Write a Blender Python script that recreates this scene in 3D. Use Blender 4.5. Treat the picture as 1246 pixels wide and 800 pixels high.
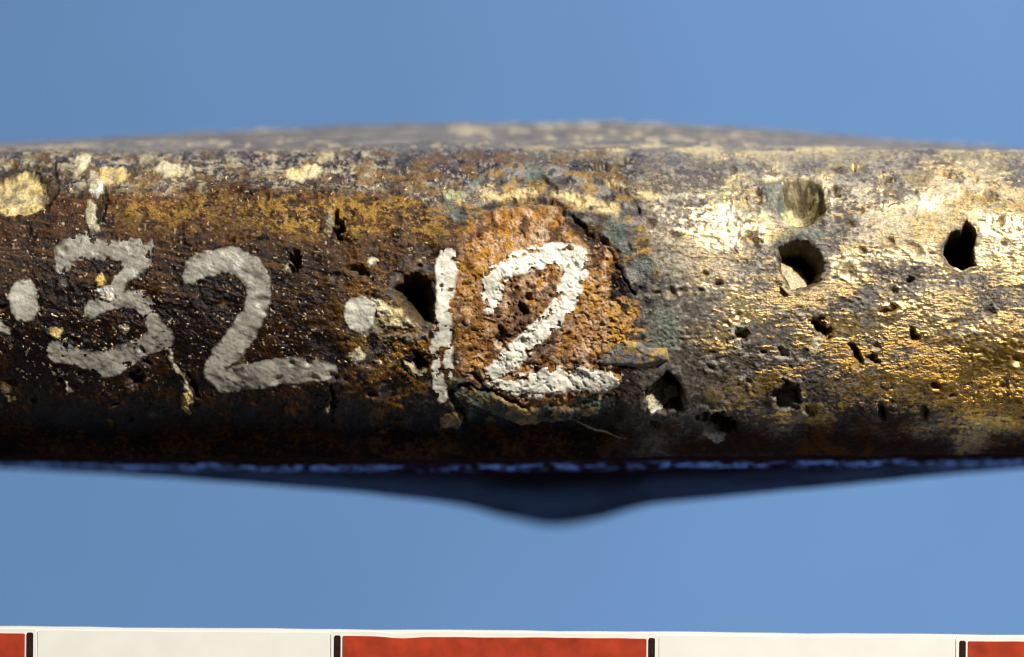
import bpy, math
import numpy as np
from mathutils import Vector, Matrix

# ------------------------------------------------------------------ scene, camera, light
sc = bpy.context.scene
for o in list(bpy.data.objects):
    bpy.data.objects.remove(o, do_unlink=True)
sc.unit_settings.system = 'METRIC'
sc.unit_settings.scale_length = 0.01            # one unit is one centimetre
C = sc.collection
R = math.radians

CAM_D = 18.0                                    # lens to the face of the bar, cm
K = 380.0                                       # surface samples ("px") per centimetre
W_CM = 1246.0 / K
cam_d = bpy.data.cameras.new('camera')
cam = bpy.data.objects.new('camera', cam_d); C.objects.link(cam)
cam.location = (0, 0, CAM_D)                    # copy stand: looks straight down
cam.rotation_euler = (0, 0, 0)
cam_d.sensor_width = 36.0
cam_d.lens = 36.0 * CAM_D / W_CM
cam_d.clip_start = 0.1; cam_d.clip_end = 500
cam_d.dof.use_dof = True
cam_d.dof.focus_distance = CAM_D + 0.06
cam_d.dof.aperture_fstop = 0.48
sc.camera = cam

w = bpy.data.worlds.new('World'); sc.world = w; w.use_nodes = True
w.node_tree.nodes['Background'].inputs[0].default_value = (1.0, 0.95, 0.9, 1)
w.node_tree.nodes['Background'].inputs[1].default_value = 0.02

def area(name, loc, target, size, power, col):
    l = bpy.data.lights.new(name, 'AREA'); l.shape = 'DISK'; l.size = size
    l.energy = power; l.color = col
    o = bpy.data.objects.new(name, l); C.objects.link(o)
    o.location = loc
    o.rotation_euler = (Vector(target) - Vector(loc)).to_track_quat('-Z', 'Y').to_euler()
    return o
area('key_lamp', (10.5, 16.2, 13.1), (0.2, 0, 0), 2.5, 10900, (1.0, 0.945, 0.84))

sc.view_settings.view_transform = 'Standard'
sc.view_settings.look = 'None'
sc.view_settings.exposure = 0.0
sc.view_settings.gamma = 1.0
sc.view_settings.use_curve_mapping = False
sc.render.engine = 'CYCLES'
sc.cycles.pixel_filter_type = 'BLACKMAN_HARRIS'; sc.cycles.filter_width = 1.1

# ------------------------------------------------------------------ numpy helpers
rng = np.random.default_rng(12)
TAB = rng.random((8, 256, 256)).astype(np.float32)

def vnoise(x, y, k=0):
    x = x + 1000.0; y = y + 1000.0
    xi = np.floor(x).astype(np.int32); yi = np.floor(y).astype(np.int32)
    fx = (x - xi).astype(np.float32); fy = (y - yi).astype(np.float32)
    fx = fx * fx * (3 - 2 * fx); fy = fy * fy * (3 - 2 * fy)
    T = TAB[k % 8]
    a = xi & 255; b = (xi + 1) & 255; c = yi & 255; d = (yi + 1) & 255
    return (T[a, c] * (1 - fx) + T[b, c] * fx) * (1 - fy) + (T[a, d] * (1 - fx) + T[b, d] * fx) * fy

def fbm(s, t, sx, sy, oct=4, k=0, gain=0.55):
    v = 0; a = 1.0; tot = 0
    for i in range(oct):
        v = v + a * vnoise(s / sx * 2 ** i + 17.3 * i, t / sy * 2 ** i + 5.1 * i, k + i)
        tot += a; a *= gain
    return v / tot                               # 0..1, mean 0.5

def ss(a, b, x):
    u = np.clip((x - a) / (b - a), 0, 1)
    return u * u * (3 - 2 * u)

def worley(s, t, cell, k=0):
    """distance to nearest jittered lattice point, in cells"""
    x = s / cell + 500.0; y = t / cell + 500.0
    xi = np.floor(x).astype(np.int32); yi = np.floor(y).astype(np.int32)
    best = np.full(x.shape, 9.0, np.float32)
    for dx in (-1, 0, 1):
        for dy in (-1, 0, 1):
            a = (xi + dx) & 255; b = (yi + dy) & 255
            px = xi + dx + TAB[k % 8][a, b]; py = yi + dy + TAB[(k + 3) % 8][a, b]
            best = np.minimum(best, (px - x) ** 2 + (py - y) ** 2)
    return np.sqrt(best)

# ------------------------------------------------------------------ node helpers
def new_mat(name):
    m = bpy.data.materials.new(name); m.use_nodes = True
    nt = m.node_tree
    return m, nt, nt.nodes['Principled BSDF']

def node(nt, typ, **kw):
    n = nt.nodes.new(typ)
    for k_, v_ in kw.items(): setattr(n, k_, v_)
    return n

# ------------------------------------------------------------------ materials
def surface_material():
    """patina, metal and corrosion: colour / metal / gloss come from the mesh attributes, grain and scratches from noise"""
    m, nt, b = new_mat('corroded_bronze')
    L = nt.links.new
    ac = node(nt, 'ShaderNodeAttribute', attribute_name='tint')
    ap = node(nt, 'ShaderNodeAttribute', attribute_name='props')
    sp = node(nt, 'ShaderNodeSeparateColor'); L(ap.outputs['Color'], sp.inputs[0])
    tc = node(nt, 'ShaderNodeTexCoord')
    # fine colour grain
    n1 = node(nt, 'ShaderNodeTexNoise'); n1.inputs['Scale'].default_value = 75; n1.inputs['Detail'].default_value = 5
    n1.inputs['Roughness'].default_value = 0.7
    L(tc.outputs['Object'], n1.inputs['Vector'])
    mr = node(nt, 'ShaderNodeMapRange'); mr.inputs['From Min'].default_value = 0.28; mr.inputs['From Max'].default_value = 0.72
    mr.inputs['To Min'].default_value = 0.42; mr.inputs['To Max'].default_value = 1.5
    L(n1.outputs[0], mr.inputs['Value'])
    mx = node(nt, 'ShaderNodeVectorMath', operation='SCALE')
    L(ac.outputs['Color'], mx.inputs[0]); L(mr.outputs[0], mx.inputs['Scale'])
    L(mx.outputs[0], b.inputs['Base Color'])
    L(sp.outputs[0], b.inputs['Metallic']); L(ap.outputs['Alpha'], b.inputs['Specular IOR Level'])
    rr = node(nt, 'ShaderNodeMath', operation='MULTIPLY'); L(sp.outputs[1], rr.inputs[0])
    mr2 = node(nt, 'ShaderNodeMapRange'); mr2.inputs['To Min'].default_value = 0.75; mr2.inputs['To Max'].default_value = 1.25
    L(n1.outputs[0], mr2.inputs['Value']); L(mr2.outputs[0], rr.inputs[1])
    L(rr.outputs[0], b.inputs['Roughness'])
    # relief: grain + drawn-out scratches
    n2 = node(nt, 'ShaderNodeTexNoise'); n2.inputs['Scale'].default_value = 170; n2.inputs['Detail'].default_value = 4; n2.inputs['Roughness'].default_value = 0.65
    L(tc.outputs['Object'], n2.inputs['Vector'])
    mp = node(nt, 'ShaderNodeMapping'); mp.inputs['Scale'].default_value = (34, 150, 40); mp.inputs['Rotation'].default_value = (0, 0, R(3))
    L(tc.outputs['Object'], mp.inputs['Vector'])
    n3 = node(nt, 'ShaderNodeTexNoise'); n3.inputs['Scale'].default_value = 1.0; n3.inputs['Detail'].default_value = 2
    L(mp.outputs[0], n3.inputs['Vector'])
    ad = node(nt, 'ShaderNodeMath', operation='MULTIPLY_ADD')
    L(n3.outputs[0], ad.inputs[0]); L(sp.outputs[0], ad.inputs[1]); L(n2.outputs[0], ad.inputs[2])
    bp = node(nt, 'ShaderNodeBump'); bp.inputs['Distance'].default_value = 0.009
    L(sp.outputs[2], bp.inputs['Strength']); L(ad.outputs[0], bp.inputs['Height'])
    L(bp.outputs[0], b.inputs['Normal'])
    return m
M_BRONZE = surface_material()

M_PAINT = M_BRONZE.copy(); M_PAINT.name = 'brushed_paint'
for n_ in M_PAINT.node_tree.nodes:
    if n_.type == 'MAP_RANGE' and abs(n_.inputs['To Min'].default_value - 0.42) < 1e-3:
        n_.inputs['To Min'].default_value = 0.82; n_.inputs['To Max'].default_value = 1.15

def plain(name, col, rough, scale=40, amt=0.08, bump=0.0, spec=0.5):
    m, nt, b = new_mat(name); L = nt.links.new
    tc = node(nt, 'ShaderNodeTexCoord')
    n = node(nt, 'ShaderNodeTexNoise'); n.inputs['Scale'].default_value = scale; n.inputs['Detail'].default_value = 5
    L(tc.outputs['Object'], n.inputs['Vector'])
    mr = node(nt, 'ShaderNodeMapRange'); mr.inputs['From Min'].default_value = 0.3; mr.inputs['From Max'].default_value = 0.7
    mr.inputs['To Min'].default_value = 1 - amt; mr.inputs['To Max'].default_value = 1 + amt
    L(n.outputs[0], mr.inputs['Value'])
    mx = node(nt, 'ShaderNodeVectorMath', operation='SCALE'); mx.inputs[0].default_value = col
    L(mr.outputs[0], mx.inputs['Scale']); L(mx.outputs[0], b.inputs['Base Color'])
    b.inputs['Roughness'].default_value = rough
    b.inputs['Specular IOR Level'].default_value = spec
    if bump:
        bp = node(nt, 'ShaderNodeBump'); bp.inputs['Distance'].default_value = 0.01; bp.inputs['Strength'].default_value = bump
        L(n.outputs[0], bp.inputs['Height']); L(bp.outputs[0], b.inputs['Normal'])
    return m

# ------------------------------------------------------------------ backdrop
BZ = -9.0
bd = bpy.data.meshes.new('backdrop')
nb = 80
def sweep(y):                                    # the sheet lies flat and curves up towards the near edge
    d = max(0.0, 3.0 - y)
    return BZ + (0.034 * d * d if d < 7 else 0.034 * 49 + 0.476 * (d - 7))
def roll(x):                                     # and falls away a little at the left
    d = max(0.0, 1.5 - x)
    return -(0.022 * d * d if d < 6 else 0.022 * 36 + 0.264 * (d - 6))
vx = [(x, y, sweep(y) + roll(x) + 0.02 * math.sin(x * 0.7) * math.cos(y * 0.5)) for y in np.linspace(-13, 30, nb + 1) for x in np.linspace(-32, 32, nb + 1)]
fc = [(j * (nb + 1) + i, j * (nb + 1) + i + 1, (j + 1) * (nb + 1) + i + 1, (j + 1) * (nb + 1) + i) for j in range(nb) for i in range(nb)]
bd.from_pydata(vx, [], fc)
bd.polygons.foreach_set('use_smooth', [True] * len(fc))
bd.materials.append(plain('blue_paper', (0.140, 0.288, 0.60), 0.9, 0.55, 0.05, 0.0, 0.1))
bdo = bpy.data.objects.new('backdrop', bd); C.objects.link(bdo)
bdo['kind'] = 'structure'; bdo['label'] = 'plain blue paper backdrop behind the bar'

# ------------------------------------------------------------------ the bar: sample grid
root = bpy.data.objects.new('bronze_bar', None); C.objects.link(root)
root.empty_display_size = 0.3
root['label'] = 'corroded bronze bar with painted numbers and worn golden right half'
root['category'] = 'bronze artefact'

STEP = 1.1
s_in = np.arange(-70, 1316, STEP)
s_l = -70 - np.cumsum(np.linspace(2, 30, 60))
s_r = 1316 + np.cumsum(np.linspace(2, 30, 60))
s1 = np.concatenate([s_l[::-1], s_in, s_r]).astype(np.float32)
SL, SR = s1[0], s1[-1]

T_TOP, T_BOT = 186.0, 556.0
t_front = np.arange(T_TOP, T_BOT + 0.1, STEP)
NT, NB_, NK = 64, 64, 24
D_EDGE, D_TOP, D_BACK = 0.40, 1.75, 3.4
D_BOT = 1.75 + 1.25 * np.exp(-((s1 - 680) / 130.0) ** 2)          # the lower side swells towards the middle

def spl(xs, ys, x):
    """smooth interpolation through points"""
    xs = np.array(xs, float); ys = np.array(ys, float)
    m = np.gradient(ys, xs)
    i = np.clip(np.searchsorted(xs, x) - 1, 0, len(xs) - 2)
    h = xs[i + 1] - xs[i]; u = np.clip((x - xs[i]) / h, 0, 1)
    return ((2*u**3 - 3*u**2 + 1) * ys[i] + (u**3 - 2*u**2 + u) * h * m[i] + (-2*u**3 + 3*u**2) * ys[i+1] + (u**3 - u**2) * h * m[i+1])

sil_top = spl([-1000, -300, 0, 250, 400, 600, 750, 900, 1050, 1246, 1500, 2300],
              [235, 188, 172, 159, 153, 149.5, 149, 154, 164, 177, 190, 240], s1)
sil_bot = spl([-1000, -300, 0, 100, 300, 450, 560, 620, 680, 740, 800, 900, 1000, 1100, 1246, 1500, 2300],
              [530, 563, 573, 578, 591, 603, 617, 631, 640, 633, 617, 606, 597, 588, 575, 562, 525], s1)
# lips where the face rolls into the upper and lower sides
lip_top = np.maximum(T_TOP + 0 * s1, sil_top + 8)
lip_bot = np.minimum(T_BOT + 3 * np.sin(s1 / 260.0), sil_bot - 10) + 5 * (fbm(s1, 0 * s1 + 3, 45, 1, 5, 2, .6) - 0.5)

def persp(t, d):                                # true half-height at depth d for a given sight line
    return 400 + (t - 400) * (CAM_D + d) / CAM_D

rowsT, rowsD, rowsV = [], [], []                # height (px), depth (cm), surface coordinate v (px)
def front_depth(u):
    return 0.16 * u ** 2 + 0.24 * np.abs(u) ** 7
f = np.linspace(0, 1, NK + 1)[:-1]
# back (behind the silhouettes)
tb_ = np.linspace(0, 1, NK)
for q in tb_[:-1]:                              # from the middle of the back up to the upper silhouette
    a = q * math.pi / 2
    hgt = 400 + (persp(sil_top, D_TOP) - 400) * math.sin(a)
    rowsT.append(hgt); rowsD.append(np.full_like(s1, D_TOP + (D_BACK - D_TOP) * math.cos(a))); rowsV.append(-900 + 300 * q)
for q in np.linspace(1, 0, NT + 1)[:-1]:
    qq = q
    t = lip_top + (sil_top - lip_top) * (0.25 * qq + 0.75 * qq ** 0.75) 
    d = D_EDGE + (D_TOP - D_EDGE) * qq
    rowsT.append(persp(t, d)); rowsD.append(np.full_like(s1, d)); rowsV.append(T_TOP - 480 * qq)
for tv in t_front:
    u = (tv - 371.0) / 185.0
    fr = (tv - T_TOP) / (T_BOT - T_TOP)
    t = lip_top + (lip_bot - lip_top) * fr
    d = front_depth(u)
    rowsT.append(persp(t, d)); rowsD.append(np.full_like(s1, d)); rowsV.append(tv)
for q in np.linspace(0, 1, NB_ + 1)[1:]:
    t = lip_bot + (sil_bot - lip_bot) * (0.35 * q + 0.65 * q ** 1.5)
    d = D_EDGE + (D_BOT - D_EDGE) * q
    rowsT.append(persp(t, d)); rowsD.append(d + 0 * s1); rowsV.append(T_BOT + 480 * q)
for q in tb_[::-1][1:]:
    a = q * math.pi / 2
    hgt = 400 + (persp(sil_bot, D_BOT) - 400) * math.sin(a)
    rowsT.append(hgt); rowsD.append(D_BOT + (D_BACK - D_BOT) * math.cos(a)); rowsV.append(1400 - 300 * q)
GT = np.array(rowsT, dtype=np.float64); GD = np.array(rowsD); V1 = np.array(rowsV, dtype=np.float32)
nr, nc = GT.shape
S = np.broadcast_to(s1[None, :], (nr, nc)).astype(np.float32).copy()
V = np.broadcast_to(V1[:, None], (nr, nc)).astype(np.float32).copy()
i_f0 = NK - 1 + NT; i_f1 = i_f0 + len(t_front)   # rows of the face
PX = (S - 623.0) / K * (1 + 0 * GD); PY = (400.0 - GT) / K; PZ = -GD
# rounded ends far outside the picture
endf = np.clip(np.minimum((S - SL), (SR - S)) / 160.0, 0, 1); endf = np.sqrt(1 - (1 - endf) ** 2)
PY = PY * (0.15 + 0.85 * endf); PZ = -1.3 + (PZ + 1.3) * (0.15 + 0.85 * endf)
def grid_normals(X, Y, Z):
    ax = np.stack([np.gradient(a, axis=1) for a in (X, Y, Z)], -1)
    ay = np.stack([np.gradient(a, axis=0) for a in (X, Y, Z)], -1)
    n = np.cross(ay, ax)
    n /= np.linalg.norm(n, axis=-1, keepdims=True) + 1e-12
    return n
N = grid_normals(PX, PY, PZ)
if N[(i_f0 + i_f1) // 2, nc // 2, 2] < 0: N = -N

# ------------------------------------------------------------------ fields on the surface
onface = ss(T_TOP - 160, T_TOP - 40, V) * (1 - ss(T_BOT - 6, T_BOT + 20, V))
topside = 1 - ss(T_TOP - 110, T_TOP + 14, V + 110 * (fbm(S, V, 30, 26, 5, 6) - .5))
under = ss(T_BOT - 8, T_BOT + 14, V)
wa = fbm(S, V, 26, 26, 4, 1) - 0.5; wb = fbm(S, V, 26, 26, 4, 3) - 0.5
wc = fbm(S, V, 7, 7, 3, 5) - 0.5;   wd = fbm(S, V, 7, 7, 3, 2) - 0.5
SW = S + 14 * wa + 6 * wc; VW = V + 14 * wb + 6 * wd          # ragged coordinates
SM = S + 5 * wa + 3.5 * wc; VM = V + 5 * wb + 3.5 * wd        # gently ragged

def ell(cx, cy, rx, ry, rot=0, X=None, Y=None):
    """signed, in px-like units: positive inside"""
    X = SW if X is None else X; Y = VW if Y is None else Y
    c, s_ = math.cos(R(rot)), math.sin(R(rot))
    a = ((X - cx) * c + (Y - cy) * s_) / rx; b = (-(X - cx) * s_ + (Y - cy) * c) / ry
    return (1 - np.sqrt(a * a + b * b)) * min(rx, ry)

def stroke(pts, X=None, Y=None):
    """tapering stroke through (x, y, radius) points; positive inside"""
    X = SM if X is None else X; Y = VM if Y is None else Y
    out = np.full(X.shape, -99.0, np.float32)
    c0 = np.searchsorted(s1, min(p[0] for p in pts) - 45); c1 = np.searchsorted(s1, max(p[0] for p in pts) + 45)
    r0 = np.searchsorted(V1, min(p[1] for p in pts) - 45); r1 = np.searchsorted(V1, max(p[1] for p in pts) + 45)
    r0 = max(r0, 0)
    x = X[r0:r1, c0:c1]; y = Y[r0:r1, c0:c1]; o = np.full(x.shape, -99.0, np.float32)
    for (x0, y0, a0), (x1, y1, a1) in zip(pts[:-1], pts[1:]):
        dx, dy = x1 - x0, y1 - y0; l2 = dx * dx + dy * dy + 1e-6
        u = np.clip(((x - x0) * dx + (y - y0) * dy) / l2, 0, 1)
        o = np.maximum(o, a0 + (a1 - a0) * u - np.hypot(x - x0 - u * dx, y - y0 - u * dy))
    out[r0:r1, c0:c1] = o
    return out

def poly(pts, X=None, Y=None):
    """signed distance to a polygon, positive inside"""
    X = SM if X is None else X; Y = VM if Y is None else Y
    d = -stroke([(a, b, 0) for a, b in pts + pts[:1]], X, Y)
    ins = np.zeros(X.shape, bool); n = len(pts)
    for i in range(n):
        x0, y0 = pts[i]; x1, y1 = pts[(i + 1) % n]
        if y0 == y1: continue
        ins ^= ((y0 > Y) != (y1 > Y)) & (X < (x1 - x0) * (Y - y0) / (y1 - y0) + x0)
    return np.where(ins, d, -d).astype(np.float32)

# noise fields used for colour
streak = fbm(S - 0.0 * V, V + 0.10 * S, 90, 7, 4, 2)                   # drawn-out polishing marks
streak2 = fbm(S, V - 0.06 * S, 46, 3.4, 3, 6)
blot = fbm(S, V, 60, 42, 5, 4)
blot2 = fbm(S, V, 24, 18, 5, 0)
grain = fbm(S, V, 5, 5, 3, 7, 0.7)
grainw = worley(S, V, 6.5, 1)
right = ss(745, 835, S + 60 * (blot - 0.5))
gright = ss(800, 900, S + 130 * (blot - 0.5) - 0.25 * (V - 350))
farL = 1 - ss(380, 560, S + 90 * (blot - 0.5))

DISP = np.zeros((nr, nc), np.float32)            # px, outward
COL = np.zeros((nr, nc, 3), np.float32); MET = np.zeros((nr, nc), np.float32)
ROU = np.full((nr, nc), 0.42, np.float32); BMP = np.full((nr, nc), 0.5, np.float32); SPC = np.full((nr, nc), 0.17, np.float32)
def paint(mask, col, met=None, rough=None, bump=None):
    m = np.clip(mask, 0, 1).astype(np.float32)
    COL[:] = COL * (1 - m[..., None]) + np.array(col, np.float32) * m[..., None]
    for A, v_ in ((MET, met), (ROU, rough), (BMP, bump)):
        if v_ is not None: A[:] = A * (1 - m) + v_ * m

DARK = (0.009, 0.0068, 0.0078); BROWN = (0.085, 0.032, 0.008); OCHRE = (0.30, 0.145, 0.022)
GREY = (0.105, 0.088, 0.084); PALE = (0.34, 0.31, 0.27); GOLD = (0.86, 0.56, 0.20); CREAM = (0.66, 0.56, 0.33)
GREEN = (0.17, 0.20, 0.165); RUST = (0.41, 0.180, 0.048)

# --- general patina
paint(np.ones_like(S), DARK, 0.0, 0.17, 0.5)
obl = fbm(S, V - 0.22 * S, 70, 3.2, 3, 4)                              # slanting scratches
spk = fbm(S, V, 4.5, 3.2, 3, 6, .75)
paint(ss(0.46, 0.62, 0.16 * streak + 0.22 * obl + 0.27 * blot2 + 0.35 * spk + 0.45 * (blot - .5)) * 0.85 * (1 - 0.55 * right), (0.026, 0.0105, 0.0045), 0.0, 0.2)
paint(ss(0.57, 0.65, 0.35 * blot2 + 0.65 * spk + 0.3 * (blot - .5)) * 0.45 * onface * (1 - right) * (1 - 0.6 * ss(290, 360, V)), (0.12, 0.052, 0.012), 0.3, 0.24)
paint(ss(0.58, 0.70, obl) * 0.4 * (1 - ss(300, 420, V)) * onface, (0.16, 0.07, 0.018), 0.1, 0.36)
# upper roll of the left and middle: brown to ochre wear, with some of the lighting painted in
upb = (1 - ss(250, 330, V + 50 * (blot - .5) * 2)) * onface
paint(upb * ss(0.42, 0.62, 0.5 * fbm(S, V, 18, 9, 4, 3) + 0.5 * fbm(S, V, 4, 3, 3, 1, .7)) * 0.9, BROWN)
och = np.exp(-((V - 262 - 16 * (blot - .5)) / 24) ** 2) * ss(250, 370, S) * (1 - ss(545, 600, S)) \
    + 0.55 * np.exp(-((V - 250) / 26) ** 2) * (1 - ss(200, 330, S)) * ss(110, 170, S)
paint(och * ss(0.43, 0.60, 0.45 * fbm(S, V, 16, 8, 4, 5) + 0.55 * fbm(S, V, 4.5, 3.2, 3, 2, .7)) * 1.3, (0.38, 0.225, 0.050), 0.6, 0.34, 0.7)
# ochre around the hollow between the numbers
och2 = np.exp(-(((S - 490) / 60) ** 2 + ((V - 400) / 95) ** 2))
paint(och2 * ss(0.43, 0.60, 0.5 * blot2 + 0.5 * fbm(S, V, 5, 4, 3, 4, .7)) * 1.2, OCHRE, 0.3, 0.45)
paint(och2 * ss(0.50, 0.62, fbm(S, V, 16, 16, 4, 6)) * 0.8, GREY, 0.0, 0.5)
# grey grain on the upper roll
gu = (1 - ss(214, 246, V + 44 * (blot - .5) * 2 - 14 * np.exp(-((S - 560) / 150) ** 2))) * onface
paint(gu * (0.30 + 0.70 * ss(0.38, 0.6, grain)), GREY, 0.1, 0.34, 0.7)
paint(gu * ss(0.52, 0.64, fbm(S, V, 5, 4, 3, 2, .75)) * 0.8, PALE, 0.1, 0.4)
paint(gu * ss(0.50, 0.62, fbm(S, V, 6, 5, 3, 4, .75)) * 0.8, (0.022, 0.016, 0.014), 0.0, 0.25)
paint(gu * ss(0.50, 0.60, fbm(S, V, 11, 5, 4, 1, .65)) * (1 - ss(420, 560, S)) * 0.8, (0.46, 0.40, 0.27), 0.0, 0.6)
paint(gu * ss(0.52, 0.62, fbm(S, V, 22, 9, 5, 5)) * 0.7, (0.22, 0.12, 0.03), 0.3, 0.4)

# --- worn right half: gold showing through grey patina
paint(right * onface * 0.96, (0.150, 0.130, 0.114), 0.15, 0.37, 0.5)
paint(right * onface * ss(360, 460, V + 60 * (blot - .5)) * 0.7, (0.10, 0.078, 0.060), 0.2, 0.36)
paint(right * onface * ss(0.48, 0.62, fbm(S, V, 34, 24, 5, 7)) * 0.7, (0.072, 0.060, 0.054), 0.0, 0.34)
paint(right * onface * ss(0.50, 0.64, fbm(S, V, 7, 5, 3, 0, .7)) * 0.6, (0.33, 0.30, 0.27), 0.1, 0.42)
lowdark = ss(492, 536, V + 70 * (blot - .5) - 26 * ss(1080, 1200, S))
streak3 = fbm(S, V - 0.03 * S + 0.1 * wa, 24, 2.4, 3, 1)
fineg = fbm(S, V, 5, 3, 3, 3, .8)
gsel = 0.12 * streak2 + 0.16 * streak3 + 0.12 * streak + 0.22 * blot2 + 0.30 * fineg + 0.08 * obl
pat = fbm(S, V, 52, 34, 4, 5)
gold_m = gright * onface * ss(0.462, 0.562, gsel + 0.44 * (pat - .515) + 0.05 * np.exp(-((V - 290) / 70) ** 2) - 0.12 * lowdark
                             + 0.05 * ss(1050, 1200, S) + 0.09 * ss(1040, 1180, S + 80 * (blot - .5)) * ss(400, 440, V) * (1 - ss(490, 525, V)))
gold_m = gold_m * (1 - 0.8 * ss(0.50, 0.60, 0.6 * fbm(S, V - 0.05 * S, 9, 2.6, 3, 7, .7) + 0.4 * obl))
paint(gold_m, (0.90, 0.66, 0.32), 0.9, 0.31, 0.8)
paint(gold_m * ss(375, 440, V + 40 * (blot2 - .5)) * 0.85, (0.62, 0.35, 0.055), 0.95)
highlight_band = right * onface * np.exp(-((V - 262) / 62) ** 2)  # cream highlight along the upper face, put into the colour
paint(highlight_band * ss(0.44, 0.62, 0.4 * fbm(S, V, 34, 12, 5, 1) + 0.3 * pat + 0.3 * fineg) * 0.85, (0.66, 0.60, 0.47), 0.2, 0.40)
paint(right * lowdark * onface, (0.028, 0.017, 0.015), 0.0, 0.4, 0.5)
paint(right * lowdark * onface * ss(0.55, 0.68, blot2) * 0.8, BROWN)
# green-grey stains
for cx, cy, rx, ry in ((905, 244, 40, 24), (805, 395, 26, 50), (600, 492, 55, 18), (725, 285, 30, 14), (700, 492, 40, 10), (455, 400, 26, 14), (975, 300, 40, 30)):
    paint(ss(-6, 8, ell(cx, cy, rx, ry)) * ss(0.42, 0.58, blot2) * 0.75, GREEN, 0.0, 0.6)

# --- upper side: lilac grey with cream flecks
paint(topside, (0.18, 0.163, 0.16), 0.0, 0.5, 0.35); SPC[:] = SPC * (1 - 0.45 * topside)
paint(topside * ss(0.45, 0.62, fbm(S, V, 70, 40, 5, 2)) * 0.6, (0.10, 0.08, 0.075))
paint(topside * ss(0.45, 0.62, fbm(S, V, 40, 30, 5, 5)) * 0.5, (0.34, 0.31, 0.27))
fl = fbm(S, V, 16, 40, 4, 6)
flk = ss(0.585, 0.64, fl) * topside * ss(0.40, 0.62, fbm(S, V, 150, 120, 2, 3)) 
paint(flk * 0.8, (0.52, 0.45, 0.32), 0.0, 0.7, 0.5)
DISP += 1.2 * flk
band = (1 - ss(168, 205, V)) * ss(80, 140, V) * ss(560, 760, S)
paint(band * ss(0.46, 0.58, fbm(S, V, 30, 22, 4, 4)), (0.60, 0.50, 0.30), 0.1, 0.55)
# underside: smooth brown-black, glossy in streaks
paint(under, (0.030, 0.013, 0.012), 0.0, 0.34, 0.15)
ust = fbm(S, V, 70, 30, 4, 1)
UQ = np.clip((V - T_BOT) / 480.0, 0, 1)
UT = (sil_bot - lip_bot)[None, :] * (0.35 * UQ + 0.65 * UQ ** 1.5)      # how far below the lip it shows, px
blue_reflection = np.exp(-((UT - 11) / 3.2) ** 2) * ss(0.30, 0.50, fbm(S, UT, 44, 3, 5, 1)) * ss(0.40, 0.60, fbm(S, UT, 9, 1.5, 3, 3)) * 0.9
ROU[:] = ROU * (1 - under) + under * (0.42 - 0.24 * np.clip(blue_reflection * 2, 0, 1))
SPC[:] = SPC * (1 - ss(478, 530, V + 30 * (blot - .5)))
SPC[:] = SPC * (1 - under)
edge_reflection = ss(0.36, 0.85, UQ) * (0.55 + 0.45 * ss(0.34, 0.56, fbm(S, V, 60, 90, 5, 6)))
paint(under * np.clip(blue_reflection * 1.2, 0, 1), (0.15, 0.15, 0.68), 0.97, 0.26, 0.3)      # backdrop's blue reflection put into the colour as a line
paint(under * edge_reflection * 0.45, (0.012, 0.006, 0.16), 0.9, 0.42, 0.3)  # darker reflected blue painted in towards the outline

# --- relief of the whole surface
DISP += (fbm(S, V, 190, 120, 3, 3) - 0.5) * 9 * onface
rgh = np.clip(ss(0.48, 0.66, fbm(S, V, 120, 70, 3, 6)) + np.exp(-(((S - 490) / 70) ** 2 + ((V - 400) / 130) ** 2)), 0, 1)   # places where the surface is eaten
DISP += (blot - 0.5) * 3.0 * onface + (blot2 - 0.5) * (0.6 + 4.5 * rgh) * onface
DISP += (grain - 0.5) * (0.35 + 1.7 * rgh) * onface
mic = fbm(S, V, 3.4, 2.8, 2, 5, .7); mic2 = fbm(S, V, 14, 12, 4, 1, .6)
worn = ss(0.44, 0.60, fbm(S, V, 80, 40, 4, 0))                         # rubbed smooth here, eaten there
BMP[:] = BMP * (1 - right * onface * 0.65 * worn)
DISP += ((streak3 - 0.5) * 0.45 + (fineg - 0.5) * (2.2 - 1.7 * worn) + (obl - .5) * 0.6 + (fbm(S, V + 0.35 * S, 60, 3, 2, 6) - .5) * 0.5 + (mic2 - .5) * 2.6 + (mic - .5) * 1.0) * right * onface
DISP += ((mic - .5) * 1.0 + (mic2 - .5) * 3.0 + (obl - .5) * 0.5 + (fbm(S, V, 34, 30, 4, 2) - .5) * 6) * onface * (1 - right)
glint = ss(0.765, 0.80, fbm(S, V, 4, 3.4, 2, 0, .8)) * onface * (1 - right) * (1 - ss(440, 490, V))
paint(glint * 0.9, (0.55, 0.42, 0.25), 0.8, 0.25); DISP += 0.6 * glint  # sparkle of the grainy surface painted in as pale flecks
ds = np.random.default_rng(9)
for _ in range(110):                             # shallow dents
    cx_, cy_, r_ = ds.uniform(0, 1246), ds.uniform(205, 520), ds.uniform(3, 10)
    e_ = ell(cx_, cy_, r_, r_ * ds.uniform(.5, 1.1), ds.uniform(-40, 40), SM + 6 * wa, VM + 6 * wb)
    m_ = ss(-1.5, 0.8 * r_, e_); DISP -= ds.uniform(1.5, 5) * m_; DISP += 0.7 * np.exp(-((e_ + 2.5) / 2) ** 2)
    paint(m_ * 0.5, [(0.05, 0.04, 0.035), (0.16, 0.15, 0.14), (0.24, 0.15, 0.05)][_ % 3], 0.0, 0.45)
DISP += (fbm(S, V, 40, 90, 4, 5) - 0.5) * (5 * topside + 1.5 * under)

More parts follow.
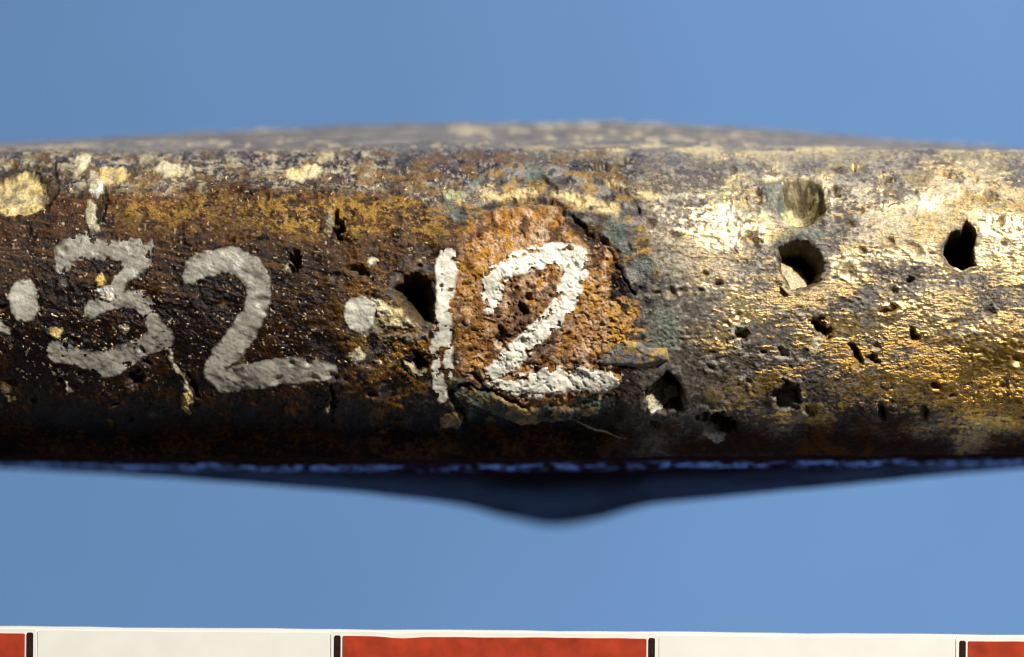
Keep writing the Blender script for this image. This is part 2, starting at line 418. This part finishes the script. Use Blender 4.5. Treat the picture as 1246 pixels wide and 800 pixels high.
# --- rust patch with its broken ledges
RP = [(554, 300), (572, 274), (604, 258), (650, 251), (696, 260), (726, 280), (746, 310), (760, 342), (776, 376), (784, 404),
      (776, 420), (756, 424), (736, 442), (756, 462), (742, 484), (690, 492), (648, 492), (604, 482), (572, 462), (556, 432), (552, 370)]
rp = poly(RP, SM + 5 * wa, VM + 5 * wb)
rpm = ss(-11, 9, rp - 3 + 34 * (blot2 - .5) + 10 * (grain - .5) - 34 * ss(0.46, 0.60, fbm(S, V, 30, 22, 4, 3)) * ss(-60, 0, -rp) * ss(650, 740, S))
plate = stroke([(560, 250, 22), (640, 226, 28), (700, 238, 30), (752, 262, 26), (772, 300, 22), (790, 350, 22)], SW, VW)
platem = ss(-2, 4, plate) * (1 - rpm)
DISP += (1.5 + 7 * (fbm(S, V, 18, 12, 4, 2, .65) - .5)) * platem
rc2_ = fbm(S, V, 40, 36, 3, 5)
gw2 = worley(S + 9 * wc + 8 * wa, V + 9 * wd + 8 * wb, 11, 2)
ridge = np.abs(fbm(S + 8 * wc, V + 8 * wd, 15, 15, 4, 6, .65) - 0.5) * 2
DISP += rpm * (-1.5 + 8 * (fbm(S, V, 30, 30, 4, 0) - 0.4) + 1.5 * (0.5 - gw2) - 2.2 * (1 - ss(0.0, 0.12, ridge)) + 2.6 * (fbm(S, V, 9, 9, 4, 4, .75) - .5) * (0.2 + 1.6 * rc2_))
paint(platem * 0.8, (0.115, 0.10, 0.10), 0.05, 0.42, 0.7)
paint(platem * ss(0.44, 0.58, fbm(S, V, 16, 9, 4, 6)) * 0.8, (0.30, 0.28, 0.25))
paint(platem * ss(0.50, 0.60, fbm(S, V, 20, 9, 4, 3)) * 0.8, (0.36, 0.22, 0.06), 0.3)
paint(platem * ss(0.52, 0.62, fbm(S, V, 12, 9, 4, 1)) * 0.8, (0.03, 0.025, 0.025))
paint(platem * ss(0.54, 0.64, fbm(S, V, 26, 20, 4, 7)) * 0.7, (0.13, 0.17, 0.15))
for pts in ([(592, 243, 5), (620, 239, 7), (652, 238, 5)], [(676, 236, 5), (705, 245, 9), (748, 257, 6)], [(742, 226, 3), (772, 236, 4), (800, 240, 5)], [(560, 248, 4), (600, 230, 4)]):
    paint(ss(-5, 5, stroke(pts, SW, VW)) * ss(0.36, 0.56, 0.5 * blot2 + 0.5 * spk + .04) * 1.0, (0.76, 0.58, 0.30), 0.6, 0.40, 0.6)
rc = fbm(S, V, 13, 13, 4, 2, .65); rc2 = fbm(S, V, 46, 46, 3, 7)
RUSTM = [(0.45, (0.30, 0.11, 0.02)), (0.0, RUST)]
paint(rpm, RUST, 0.0, 0.5, 0.8)
paint(rpm * ss(0.50, 0.62, rc), (0.50, 0.25, 0.05), 0.1, 0.45)
paint(rpm * ss(0.48, 0.60, fbm(S, V, 11, 11, 4, 5, .65)) * 0.9, (0.56, 0.36, 0.20))
paint(rpm * ss(0.55, 0.63, fbm(S, V, 8, 8, 4, 3, .65)) * 0.8, (0.66, 0.48, 0.36))
paint(rpm * ss(690, 760, S) * ss(0.45, 0.6, fbm(S, V, 16, 10, 4, 6)) * 0.8, (0.60, 0.38, 0.10), 0.3, 0.42)
paint(rpm * (1 - ss(0.38, 0.50, rc)) * 0.85, (0.075, 0.036, 0.020))
paint(rpm * (1 - ss(560, 610, S + 40 * (blot2 - .5))) * ss(0.4, 0.6, spk) * 0.7, (0.06, 0.028, 0.018))
core = ss(-26, 30, ell(648, 388, 62, 60))
paint(rpm * core * ss(0.42, 0.62, fbm(S, V, 15, 15, 4, 1)) * 0.7, (0.11, 0.06, 0.045))
paint(rpm * ss(0.5, 0.62, rc2) * (1 - core) * 0.35, (0.55, 0.25, 0.03))
# rim crust around the lower edge of the rust patch
rim = stroke([(552, 468, 9), (580, 484, 12), (622, 500, 12), (668, 504, 9), (720, 498, 8)], SW, VW)
rimm = ss(-2, 3, rim); DISP += 2.2 * rimm * (0.2 + 1.6 * fbm(S, V, 10, 8, 4, 1)); paint(rimm * ss(0.38, 0.55, fbm(S, V, 14, 9, 4, 2)) * 0.9, (0.10, 0.115, 0.095), 0.0, 0.5, 0.7)
paint(rimm * ss(0.5, 0.62, fbm(S, V, 13, 7, 4, 5)) * 0.8, (0.30, 0.21, 0.08), 0.2, 0.45)
# cracks: narrow grooves with undercut ledges
CR = [[(560, 262, 1.5), (595, 254, 2.5), (635, 246, 3.5), (661, 246, 4), (684, 256, 4.5), (708, 275, 3), (722, 288, 1.5)],
      [(654, 214, 2), (668, 224, 3), (678, 232, 2)], [(744, 228, 1.0), (768, 244, 1.6), (774, 262, 1.2)],
      [(735, 300, 1.5), (754, 333, 2), (772, 358, 1.5)], [(556, 470, 1.5), (600, 478, 2), (640, 494, 1.5)],
      [(572, 455, 2.5), (590, 470, 2)], [(402, 470, 1.5), (404, 490, 2), (401, 512, 1)], [(228, 450, 2), (236, 480, 2.5)], 
      [(60, 206, 3), (64, 226, 4.5), (56, 250, 3.5), (36, 268, 2)], [(0, 204, 3), (40, 205, 3), (62, 204, 3)],
      [(125, 232, 3), (128, 250, 4), (124, 268, 3)], [(178, 190, 3), (160, 200, 4.5), (148, 206, 3)], [(100, 202, 3), (78, 214, 4), (70, 222, 3)],
      [(548, 480, 4), (560, 500, 5), (566, 520, 3)]]
for pts in CR:
    c = stroke([(a, b, r_ * 0.85) for a, b, r_ in pts], SW, VW) + 5 * (fbm(S, V, 14, 14, 3, 2) - .55); m_ = ss(-2.5, 2.5, c)
    DISP -= 5 * m_; paint(m_ * 0.55, (0.016, 0.011, 0.008), 0.0, 0.5)

for pts in ([(702, 513, 0.3), (730, 523, 0.9), (764, 535, 0.2)], [(852, 436, 0.6), (880, 427, 1.0), (935, 421, 0.5)], [(905, 430, .5), (960, 437, .9), (1000, 441, .4)]):
    c = stroke(pts, S + 1.5 * wa, V + 1.5 * wb); m_ = ss(-0.9, 0.9, c); paint(m_ * 0.7, (0.50, 0.43, 0.30), 0.5, 0.3); DISP -= 0.8 * m_     # fine scratches
# --- pits: cx, cy, rx, ry, rot, depth
PITS = [(914, 243, 20, 18, 0, 7), (914, 296, 12, 13, 0, 6), (1018, 229, 8, 4, 25, 16), (1084, 220, 8, 4, 10, 16), (1046, 203, 7, 3, 0, 14), (1160, 216, 7, 3.5, 0, 14),
        (1108, 342, 5, 4, 0, 10), (997, 403, 8, 16, -15, 34), (1040, 432, 6, 10, -25, 26), (1112, 411, 5, 9, -15, 20), (1079, 378, 10, 4, 0, 12),
        (1062, 438, 8, 4, 15, 12), (899, 412, 10, 12, 0, 13), (952, 430, 7, 7, 0, 8), (957, 481, 17, 17, -30, 20), (989, 503, 9, 8, 0, 9), (1077, 503, 5, 8, -30, 12),
        (1128, 503, 6, 6, 0, 10), (882, 513, 16, 9, -5, 26), (507, 437, 11, 12, 0, 24), (413, 275, 5, 15, -20, 26),
        (356, 320, 4, 14, -5, 22), (161, 460, 10, 10, 0, 6), (435, 330, 10, 8, 0, 7), (1200, 244, 6, 5, 0, 8), (874, 345, 6, 5, 0, 7), (1140, 470, 7, 4, 0, 8),
        (730, 208, 10, 5, 0, 10), (760, 198, 8, 3, 0, 9), (860, 508, 6, 5, 0, 10), (634, 374, 8, 7, 0, 12), (642, 360, 5, 5, 0, 10), (610, 410, 8, 14, 0, 12), (734, 292, 7, 7, 0, 12), (800, 516, 8, 7, 0, 8)]
rs = np.random.default_rng(5)
for _ in range(14):                              # scattered pinholes
    x = rs.uniform(830, 1240) if rs.random() < .6 else rs.uniform(0, 830)
    PITS.append((x, rs.uniform(200, 510), rs.uniform(1.6, 4), rs.uniform(1.6, 4), rs.uniform(0, 90), rs.uniform(3, 7)))
bowl = ell(976, 247, 30, 30, 0, S + 9 * wa + 4 * wc, V + 9 * wb + 4 * wd)
bq = np.clip(bowl / 30.0, 0, 1); DISP -= 40 * bq * (2 - bq); DISP += 1.5 * np.exp(-((bowl + 5) / 4) ** 2)
paint(ss(-2, 3, bowl), (0.30, 0.25, 0.14), 0.0, 0.6, 0.6)
paint(ss(-2, 3, bowl) * ss(0.50, 0.60, fbm(S, V, 7, 7, 3, 2)) * 0.7, (0.06, 0.045, 0.028), 0.0, 0.6)
for pts_ in ([(930, 226), (955, 222), (960, 262), (948, 268), (930, 250)],):
    paint(ss(-3, 4, poly(pts_, SW, VW)) * 0.8, (0.16, 0.18, 0.165), 0.0, 0.6)
nick = ell(20, 236, 42, 31); DISP -= 11 * ss(-1, 9, nick); paint(ss(-3, 2, nick) * 0.8, (0.03, 0.02, 0.012), 0.0, 0.5)
HOLES = [([(1177, 270), (1184, 280), (1188, 289), (1184, 300), (1185, 314), (1187, 323), (1173, 329), (1158, 323), (1150, 311), (1150, 300), (1158, 286), (1171, 280)], 190, 5),
         ([(947, 300), (962, 291), (985, 294), (1000, 308), (1005, 330), (996, 347), (984, 354), (962, 354), (950, 337), (946, 316)], 62, 16),
         ([(476, 350), (490, 335), (510, 327), (526, 340), (531, 392), (515, 396), (497, 384), (486, 371)], 46, 20),
         ([(788, 474), (812, 453), (823, 460), (833, 478), (831, 488), (833, 499), (812, 504), (795, 499), (785, 487)], 62, 12)]
for pts, dep, soft in HOLES:
    e = poly(pts, S + 5 * wc + 5 * wa, V + 5 * wd + 5 * wb)
    m_ = ss(-1.5, soft, e); DISP -= dep * m_
    DISP += 2.0 * np.exp(-((e + 5) / 4.0) ** 2) * blot2
    hm = ss(-3, 0.5, e) if dep > 80 else ss(-1, 16, e) * 0.9; paint(ss(-3, 2, e) * 0.8, (0.09, 0.07, 0.045), 0.0, 0.5); paint(hm * 0.97, (0.006, 0.0045, 0.0035), 0.0, 0.8, 0.3); SPC[:] = SPC * (1 - 0.9 * hm)  # inside darkened in the colour to give the hole its shade
    paint(np.exp(-((e + 4) / 4.5) ** 2) * ss(0.42, 0.58, fbm(S, V, 12, 12, 4, 6)) * 0.8, (0.10, 0.095, 0.09), 0.0, 0.6, 0.7)
for cx, cy, rx, ry, rot, dep in PITS:
    big = rx > 9
    dep = dep * (0.65 if 12 < dep < 30 and cx > 820 else 1)
    wk = min(22, 1.3 * max(rx, ry))
    e = ell(cx, cy, rx, ry, rot, S + wk * wa + 0.8 * wk * wc, V + wk * wb + 0.8 * wk * wd)
    m_ = ss(-2.0, min(10, 0.9 * min(rx, ry)) if dep > 12 else 0.8 * min(rx, ry), e)
    DISP -= dep * m_
    lipm = np.exp(-((e + 3.5) / 3.0) ** 2)
    if big: DISP += 1.6 * lipm
    SPC[:] = SPC * (1 - 0.6 * m_)
    paint(m_ * (0.92 if dep > 12 else 0.55), (0.035, 0.026, 0.018) if dep > 15 else (0.10, 0.086, 0.07), 0.0, 0.6, 0.5)
# slight dark ring wear
# ------------------------------------------------------------------ mesh builders
def write_mesh(name, rows0, rows1, cols0, cols1, keep, X, Y, Z, col, met, rou, bmp, spc=None):
    sub = (slice(rows0, rows1), slice(cols0, cols1))
    h, w_ = X[sub].shape
    idx = np.arange(h * w_).reshape(h, w_)
    q = np.stack([idx[:-1, :-1], idx[1:, :-1], idx[1:, 1:], idx[:-1, 1:]], -1)
    if keep is not None: q = q[keep[rows0:rows1 - 1, cols0:cols1 - 1]]
    q = q.reshape(-1, 4)
    used = np.unique(q); remap = np.full(h * w_, -1, np.int64); remap[used] = np.arange(len(used)); q = remap[q]
    co = np.stack([X[sub], Y[sub], Z[sub]], -1).reshape(-1, 3)[used].astype(np.float32)
    me = bpy.data.meshes.new(name)
    me.vertices.add(len(co)); me.vertices.foreach_set('co', co.ravel())
    nq = len(q)
    me.loops.add(nq * 4); me.loops.foreach_set('vertex_index', q.astype(np.int32).ravel())
    me.polygons.add(nq); me.polygons.foreach_set('loop_start', np.arange(0, nq * 4, 4, dtype=np.int32))
    try: me.polygons.foreach_set('loop_total', np.full(nq, 4, np.int32))
    except Exception: pass
    me.update(calc_edges=True)
    me.polygons.foreach_set('use_smooth', np.ones(nq, bool))
    a = me.attributes.new('tint', 'FLOAT_COLOR', 'POINT')
    c4 = np.ones((len(used), 4), np.float32); c4[:, :3] = col[sub].reshape(-1, 3)[used]
    a.data.foreach_set('color', c4.ravel())
    a = me.attributes.new('props', 'FLOAT_COLOR', 'POINT')
    p4 = np.full((len(used), 4), 0.4, np.float32)
    for k_, A in enumerate((met, rou, bmp)): p4[:, k_] = A[sub].reshape(-1)[used]
    if spc is not None: p4[:, 3] = spc[sub].reshape(-1)[used]
    a.data.foreach_set('color', p4.ravel())
    me.materials.append(M_BRONZE)
    o = bpy.data.objects.new(name, me); C.objects.link(o); o.parent = root
    return o

def displaced(D):
    k = D / K
    return PX + N[..., 0] * k, PY + N[..., 1] * k, PZ + N[..., 2] * k
X, Y, Z = displaced(DISP)
# close the ring of rows at the back: repeat the first row at the end
def wrap(a): return np.concatenate([a, a[:1]], 0)
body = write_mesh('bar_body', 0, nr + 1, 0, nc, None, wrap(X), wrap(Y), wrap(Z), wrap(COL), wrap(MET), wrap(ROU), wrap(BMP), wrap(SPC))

def skin(name, hfield, col, met, rou, bmp, label=None, base=None):
    """a thin layer lying on the bar: it rises out of the surface where hfield (px) is positive"""
    D = (DISP if base is None else base) + np.clip(hfield, -1.6, 60)
    on = hfield > -1.4
    keep = on[:-1, :-1] & on[1:, :-1] & on[1:, 1:] & on[:-1, 1:]
    rr_ = np.where(keep.any(1))[0]; cc_ = np.where(keep.any(0))[0]
    if len(rr_) == 0: return None
    r0, r1, c0, c1 = rr_[0], rr_[-1] + 2, cc_[0], cc_[-1] + 2
    x, y, z = displaced(D)
    o = write_mesh(name, r0, r1, c0, c1, keep, x, y, z, col, met, rou, bmp)
    if label: o['label'] = label
    return o

ones = np.ones((nr, nc), np.float32)
# ------------------------------------------------------------------ painted numbers
def blur(a, n):
    for ax in (0, 1):
        p = np.cumsum(np.concatenate([np.repeat(np.take(a, [0], ax), n + 1, ax), a, np.repeat(np.take(a, [-1], ax), n, ax)], ax), ax, dtype=np.float64)
        a = ((np.take(p, range(2 * n + 1, p.shape[ax]), ax) - np.take(p, range(0, p.shape[ax] - 2 * n - 1), ax)) / (2 * n + 1)).astype(np.float32)
    return a
SMO = np.maximum(blur(blur(DISP, 3), 3), DISP - 1.5)      # brushed paint levels out the grain beneath it
SP_, VP_ = S + 3 * wa + 2.2 * wc, V + 3 * wb + 2.2 * wd
pn = fbm(S, V, 9, 9, 4, 3, .65); pn2 = fbm(S, V, 30, 22, 3, 6)
def paint_part(name, fld, bright, label, erode=0.0, thick=0.3):
    hole = ss(0.64 - erode * 0.12, 0.70 - erode * 0.12, fbm(S, V, 11, 9, 4, 5, .6)) if erode else 0
    fld = fld + 3.2 + 6 * (pn - .5) + 2 * (grain - .5) - 9 * hole
    h = np.where(fld < 0, fld * 0.5, np.minimum(fld * 0.3, thick * (0.7 + 0.6 * pn)))
    b_ = np.clip(bright * (0.80 + 0.5 * (pn2 - .45) + 0.3 * (pn - .5)), 0.1, 1.22)[..., None]
    al = (ss(-0.5, 3.0, fld) * np.clip(0.44 + 0.48 * bright + 1.0 * (grain - .5) + 0.7 * (pn2 - .5) + 0.6 * (pn - .5) + 1.5 * (fbm(S + 0.5 * V, V - 0.5 * S, 40, 3.2, 3, 1) - .5) + 0.035 * np.clip(fld, 0, 10), 0.1, 1))[..., None]
    c = (np.array((0.70, 0.67, 0.585), np.float32) * b_ * al + COL * (1 - al)).astype(np.float32)
    base = SMO + 0.6 * (DISP - SMO) + 0.3
    o_ = skin(name, h, c, 0 * ones, 0.34 * ones, 0.2 * ones, label, base)
    o_.data.materials[0] = M_PAINT
    return o_

three = [[(75, 325, 7), (79, 307, 13), (100, 301, 12), (121, 303, 11), (141, 306, 12), (165, 310, 17), (160, 328, 9), (148, 338, 5), (139, 352, 8), (126, 366, 8), (110, 378, 7)],
         [(126, 368, 7), (150, 364, 7), (170, 364, 8), (180, 377, 8), (187, 395, 7), (197, 411, 12), (175, 420, 10), (155, 430, 12), (130, 442, 13), (108, 439, 8), (85, 431, 8), (70, 428, 11)],
         [(150, 298, 8), (176, 299, 7), (170, 322, 8)]]
two = [[(232, 336, 8), (238, 326, 12), (257, 320, 12), (282, 316, 13), (302, 326, 14), (314, 343, 13), (315, 360, 12), (307, 382, 12), (297, 402, 14), (283, 420, 14), (271, 432, 12), (264, 438, 9)],
       [(261, 450, 11), (273, 466, 10), (288, 457, 12), (315, 455, 14), (340, 450, 13), (370, 450, 12), (390, 450, 11), (402, 449, 5)]]
one = [[(544, 316, 11), (543, 342, 10), (542, 369, 9), (539, 395, 9), (536, 413, 9.5), (545, 437, 5), (547, 453, 2.5)],
       [(527, 421, 2), (531, 447, 3.5), (535, 471, 6), (539, 482, 3)]]
two_b = [[(598, 371, 9), (597, 354, 12), (601, 338, 13), (623, 321, 13), (651, 313, 12), (678, 310, 13), (700, 314, 14), (701, 335, 12), (692, 357, 13), (681, 379, 12), (662, 398, 11), (642, 415, 11), (620, 437, 12), (601, 456, 11)],
         [(596, 464, 6), (626, 467, 11), (651, 467, 15), (675, 461, 13), (706, 461, 13), (730, 464, 11), (752, 461, 6)]]
def union(strokes): 
    o = stroke(strokes[0], SP_, VP_)
    for s_ in strokes[1:]: o = np.maximum(o, stroke(s_, SP_, VP_))
    return o
paint_part('painted_numeral', union(three), 0.56, 'greyish painted numeral three, chipped along its stroke', 0.12)
paint_part('painted_numeral', union(two), 0.56, 'smooth greyish painted numeral two', 0.0)
paint_part('painted_numeral', union(one), 1.25, 'cream painted numeral one with a thin split tail', 0.4)
paint_part('painted_numeral', union(two_b), 1.75, 'bright white painted numeral two on the orange rust', 0.62, 1.2)
paint_part('painted_dot', ell(29, 366, 15, 23, 0, SM, VM), 0.80, 'oval painted dot left of the numeral three')
paint_part('painted_dot', np.maximum(ell(437, 382, 16, 19, 0, SP_, VP_), stroke([(440, 378, 10), (453, 372, 6), (464, 376, 2)], SP_, VP_)), 0.95, 'cream painted dot beside the hollow')
paint_part('painted_stroke', stroke([(-30, 386, 2.5), (0, 397, 1.5), (13, 405, 0.2)]), 0.62, 'grey end of a painted stroke at the left edge')

# ------------------------------------------------------------------ chalky corrosion crusts and pit deposits
ln = fbm(S, V, 12, 12, 4, 1, .65); ln2 = fbm(S, V, 5, 5, 3, 0, .7)
def crust(fld, col, thick, label=None, base=None, lump=1.0):
    fld = fld + 10 * (ln - .5) + 5 * (ln2 - .5)
    thick = thick * 0.42 if base is None else thick
    h = np.where(fld < 0, fld * 0.6, np.minimum(fld * 0.35, thick) * (0.5 + 1.0 * ln) + lump * 2.4 * (ln2 - .42) * ss(0, 4, fld))
    v_ = (0.62 + 0.75 * (0.6 * ln + 0.4 * ln2))[..., None]
    warm = ss(0.45, 0.65, fbm(S, V, 18, 14, 3, 4))[..., None]
    c = np.array(col, np.float32) * v_ * (1 - warm * np.array((0.05, 0.12, 0.32))) * np.array((1.0, 1.03, 1.15))
    al = (ss(-0.5, 4.5, fld) * np.clip(0.55 + 2.2 * (ln - .36), 0.25, 1))[..., None]
    c = c * al + (np.array((0.10, 0.075, 0.05)) if base is not None else COL) * (1 - al)
    return skin('corrosion_crust', h, c.astype(np.float32), 0 * ones, 0.7 * ones, 0.8 * ones, label, base)
E = lambda *a: ell(*a)
CH = (0.70, 0.62, 0.42); WH = (0.72, 0.68, 0.56); YE = (0.62, 0.42, 0.10)
for fld, col, th in (
    (E(20, 236, 38, 29), (0.74, 0.60, 0.30), 7), (E(92, 199, 14, 7, -35), CH, 5), (E(133, 214, 20, 14, -20), (0.72, 0.56, 0.26), 6), (E(112, 226, 11, 17, -15), WH, 5),
    (E(110, 264, 9, 23), (0.50, 0.45, 0.28), 4), (E(196, 205, 22, 12), CH, 5), (E(222, 207, 11, 8), CH, 5), (E(366, 213, 23, 11), (0.72, 0.60, 0.33), 5), (E(391, 193, 13, 8), (0.50, 0.44, 0.30), 4),
    (E(550, 238, 16, 9), (0.40, 0.42, 0.24), 4), (E(224, 485, 8, 14, -12), (0.70, 0.52, 0.18), 5), (stroke([(206, 420, 4), (210, 440, 5), (222, 456, 4), (222, 474, 4)], SW, VW), (0.55, 0.50, 0.38), 3),
    (E(80, 466, 5, 14, -28), CH, 4), (E(68, 405, 10, 9), (0.62, 0.44, 0.16), 4), (E(123, 342, 9, 9), YE, 5), (E(130, 360, 14, 12), (0.74, 0.70, 0.58), 6), (E(150, 400, 6, 4), CH, 3),
    (E(10, 485, 4, 7, -30), YE, 3), (E(397, 498, 5, 8), CH, 3), (E(434, 434, 9, 8), CH, 3), (E(399, 272, 7, 14), (0.40, 0.38, 0.30), 3), (E(350, 325, 4, 9), (0.45, 0.42, 0.33), 3),
    (poly([(454, 360), (470, 362), (490, 374), (514, 396), (496, 400), (476, 397), (462, 387)], SW, VW), (0.72, 0.62, 0.36), 5),
    (stroke([(494, 438, 3), (497, 449, 4), (507, 453, 4), (515, 449, 2)], SW, VW), (0.62, 0.56, 0.38), 3), (E(452, 318, 8, 6), CH, 3),
    (stroke([(470, 405, 5), (495, 412, 8), (518, 408, 5)], SW, VW), (0.22, 0.215, 0.19), 4), (E(545, 508, 16, 9), (0.36, 0.25, 0.09), 4),
    (E(952, 430, 7, 6), (0.48, 0.46, 0.40), 2), (E(958, 491, 13, 9), (0.34, 0.33, 0.29), 4), (E(974, 508, 9, 6), (0.36, 0.34, 0.28), 3), (E(990, 503, 5, 5), (0.70, 0.55, 0.22), 3),
    (E(872, 530, 14, 7), (0.26, 0.25, 0.22), 3), (E(896, 402, 12, 7), (0.50, 0.47, 0.38), 3), (E(990, 424, 8, 10), (0.74, 0.64, 0.40), 2), (E(916, 240, 7, 8), (0.52, 0.50, 0.46), 4),
    (E(942, 218, 16, 6), (0.74, 0.65, 0.42), 4), (E(1158, 277, 9, 6, -20), (0.50, 0.42, 0.26), 3), (E(1196, 230, 10, 9), (0.62, 0.54, 0.34), 2)):
    crust(fld, col, th)
# deposits lying in the pits: lifted above the pit floor
def deposit(fld, col, lift, label, at=None):
    base = None
    if at:                                       # a bank of deposit sloping down into the hole from (x, y), steepness k
        x, y, k_ = at
        base = -4 - k_ * np.clip(((S - x) - (V - y)) * 0.7, -4, 60) + 6 * (ln - .5)
    crust(fld, col, lift, label, base, 1.0)
deposit(poly([(783, 474), (800, 468), (816, 482), (834, 490), (836, 503), (812, 508), (792, 501)], SM, VM), (0.66, 0.62, 0.46), 2, 'cream deposit filling the lower side of a small pit', (794, 494, 1.1))
deposit(poly([(940, 312), (962, 306), (980, 324), (988, 344), (980, 360), (955, 356), (942, 336)], SM, VM), (0.56, 0.48, 0.30), 2, 'cream deposit filling the lower side of a large pit', (950, 344, 1.3))
deposit(E(966, 254, 16, 17), (0.72, 0.60, 0.30), 5, 'yellow crumbly deposit in the floor of a round pit')

# grey wedge of lifted patina beside the rust
wf = poly([(724, 441), (744, 426), (760, 413), (778, 417), (788, 424), (812, 425), (816, 440), (786, 448), (766, 446), (738, 444)], SM, VM)
hw = np.where(wf < 0, wf, np.minimum(wf * 0.8, 2.5 + 3 * ss(740, 790, S)) * (0.6 + 0.8 * ln))
fo = ss(0.48, 0.60, fbm(S, V, 15, 7, 4, 3))[..., None]
cw = ((np.array((0.15, 0.137, 0.135)) * (1 - fo) + np.array((0.36, 0.24, 0.08)) * fo) * (0.3 + 1.5 * (0.5 * ln + 0.5 * ln2))[..., None]).astype(np.float32)
skin('patina_flake', hw, cw, 0 * ones, 0.45 * ones, 0.6 * ones, 'grey wedge of lifted patina at the edge of the rust', np.maximum(DISP, -4))

# ------------------------------------------------------------------ scale bar
sroot = bpy.data.objects.new('scale_bar', None); C.objects.link(sroot); sroot.empty_display_size = 0.3
sroot['label'] = 'red and white centimetre scale bar along the bottom edge'
sroot['category'] = 'scale bar'
TILT = -0.48
sroot.location = ((0 - 623) / K, (400 - 765.5) / K, -0.03)
sroot.rotation_euler = (0, 0, R(TILT))
M_WH = plain('white_plastic', (0.90, 0.895, 0.85), 0.5, 9, 0.03, 0.03)
M_RED = plain('red_enamel', (0.42, 0.044, 0.015), 0.45, 16, 0.25, 0.05)
M_BLK = plain('black_ink', (0.030, 0.012, 0.012), 0.35, 60, 0.3, 0.1)
rr2 = np.random.default_rng(3)
def slab(name, x0, x1, y0, y1, z0, z1, mat, wav=0.0, rad=0.02, corner=0.02, label=None, dip=None):
    """plate with rounded corners, softened rim and a slightly uneven upper edge, centimetres"""
    out = []
    nseg = 60
    ph = rr2.uniform(0, 6.28, 4)
    def wv(x): 
        v_ = wav * (math.sin(x * 9 + ph[0]) + 0.7 * math.sin(x * 23 + ph[1]) + 0.4 * math.sin(x * 51 + ph[2]))
        if dip: v_ -= dip[1] * math.exp(-((x - dip[0]) / dip[2]) ** 2)
        return v_
    def ring(ins):
        p = []
        c = max(corner - ins * 0.5, 0.002)
        a0, a1, b0, b1 = x0 + ins, x1 - ins, y0 + ins, y1 - ins
        for i in range(5):
            a = math.pi / 2 * i / 4; p.append((a0 + c - c * math.cos(a), b1 - c + c * math.sin(a)))
        for i in range(1, nseg):
            x = a0 + c + (a1 - a0 - 2 * c) * i / nseg; p.append((x, b1))
        for i in range(5):
            a = math.pi / 2 * i / 4; p.append((a1 - c + c * math.sin(a), b1 - c + c * math.cos(a)))
        p += [(a1, b0), (a0, b0)]
        return [(x, y + (wv(x) if y > (b0 + b1) / 2 else 0)) for x, y in p]
    prof = [(0, z0), (0, z1 - rad), (rad * 0.3, z1 - rad * 0.3), (rad, z1)]
    vs, n = [], None
    for ins, z in prof:
        r_ = ring(ins); n = len(r_); vs += [(x, y, z) for x, y in r_]
    fs = []
    for k in range(len(prof) - 1):
        for i in range(n):
            j = (i + 1) % n
            fs.append((k * n + i, k * n + j, (k + 1) * n + j, (k + 1) * n + i))
    fs.append(tuple(range((len(prof) - 1) * n, len(prof) * n))); fs.append(tuple(range(n))[::-1])
    me = bpy.data.meshes.new(name); me.from_pydata(vs, [], fs); me.update()
    import bmesh
    bm = bmesh.new(); bm.from_mesh(me); bmesh.ops.recalc_face_normals(bm, faces=bm.faces); bm.to_mesh(me); bm.free()
    me.materials.append(mat)
    o = bpy.data.objects.new(name, me); C.objects.link(o); o.parent = sroot
    if label: o['label'] = label
    return o
H = -0.75                                         # lower edge of the strip
slab('backing_strip', -1.95, 5.05, H, -0.004, -0.20, -0.012, M_WH, 0.001, 0.006, 0.01)
edges = [-1.905, -0.905, 0.094, 1.080, 2.088, 3.085, 4.09, 5.0]
for i in range(len(edges) - 1):
    a, b_ = edges[i], edges[i + 1]
    if i % 2 == 0:                               # white, full height
        pass
for i in range(len(edges) - 1):
    a, b_ = edges[i], edges[i + 1]
    red = (i % 2 == 1)
    if red:
        slab('white_margin', a - 0.022, b_ + 0.022, H + 0.02, 0.0015, -0.011, 0.0015, M_WH, 0.0004, 0.0015, 0.012, dip=(1.27, 0.006, 0.05) if i == 3 else None)
        slab('red_segment', a + 0.0165, b_ - 0.0165, H + 0.04, -0.0150, -0.004, 0.0035, M_RED, 0.0006, 0.0015, 0.005, dip=(1.28, 0.005, 0.06) if i == 3 else None)
        for xx in (a, b_):
            slab('divider_line', xx - 0.0105, xx + 0.0105, H + 0.03, -0.0125, 0.0, 0.0045, M_BLK, 0.0004, 0.002, 0.006)
    else:
        slab('white_segment', a + 0.0232, b_ - 0.0232, H + 0.02, -0.0035, -0.010, 0.0005, M_WH, 0.0006, 0.0015, 0.006)
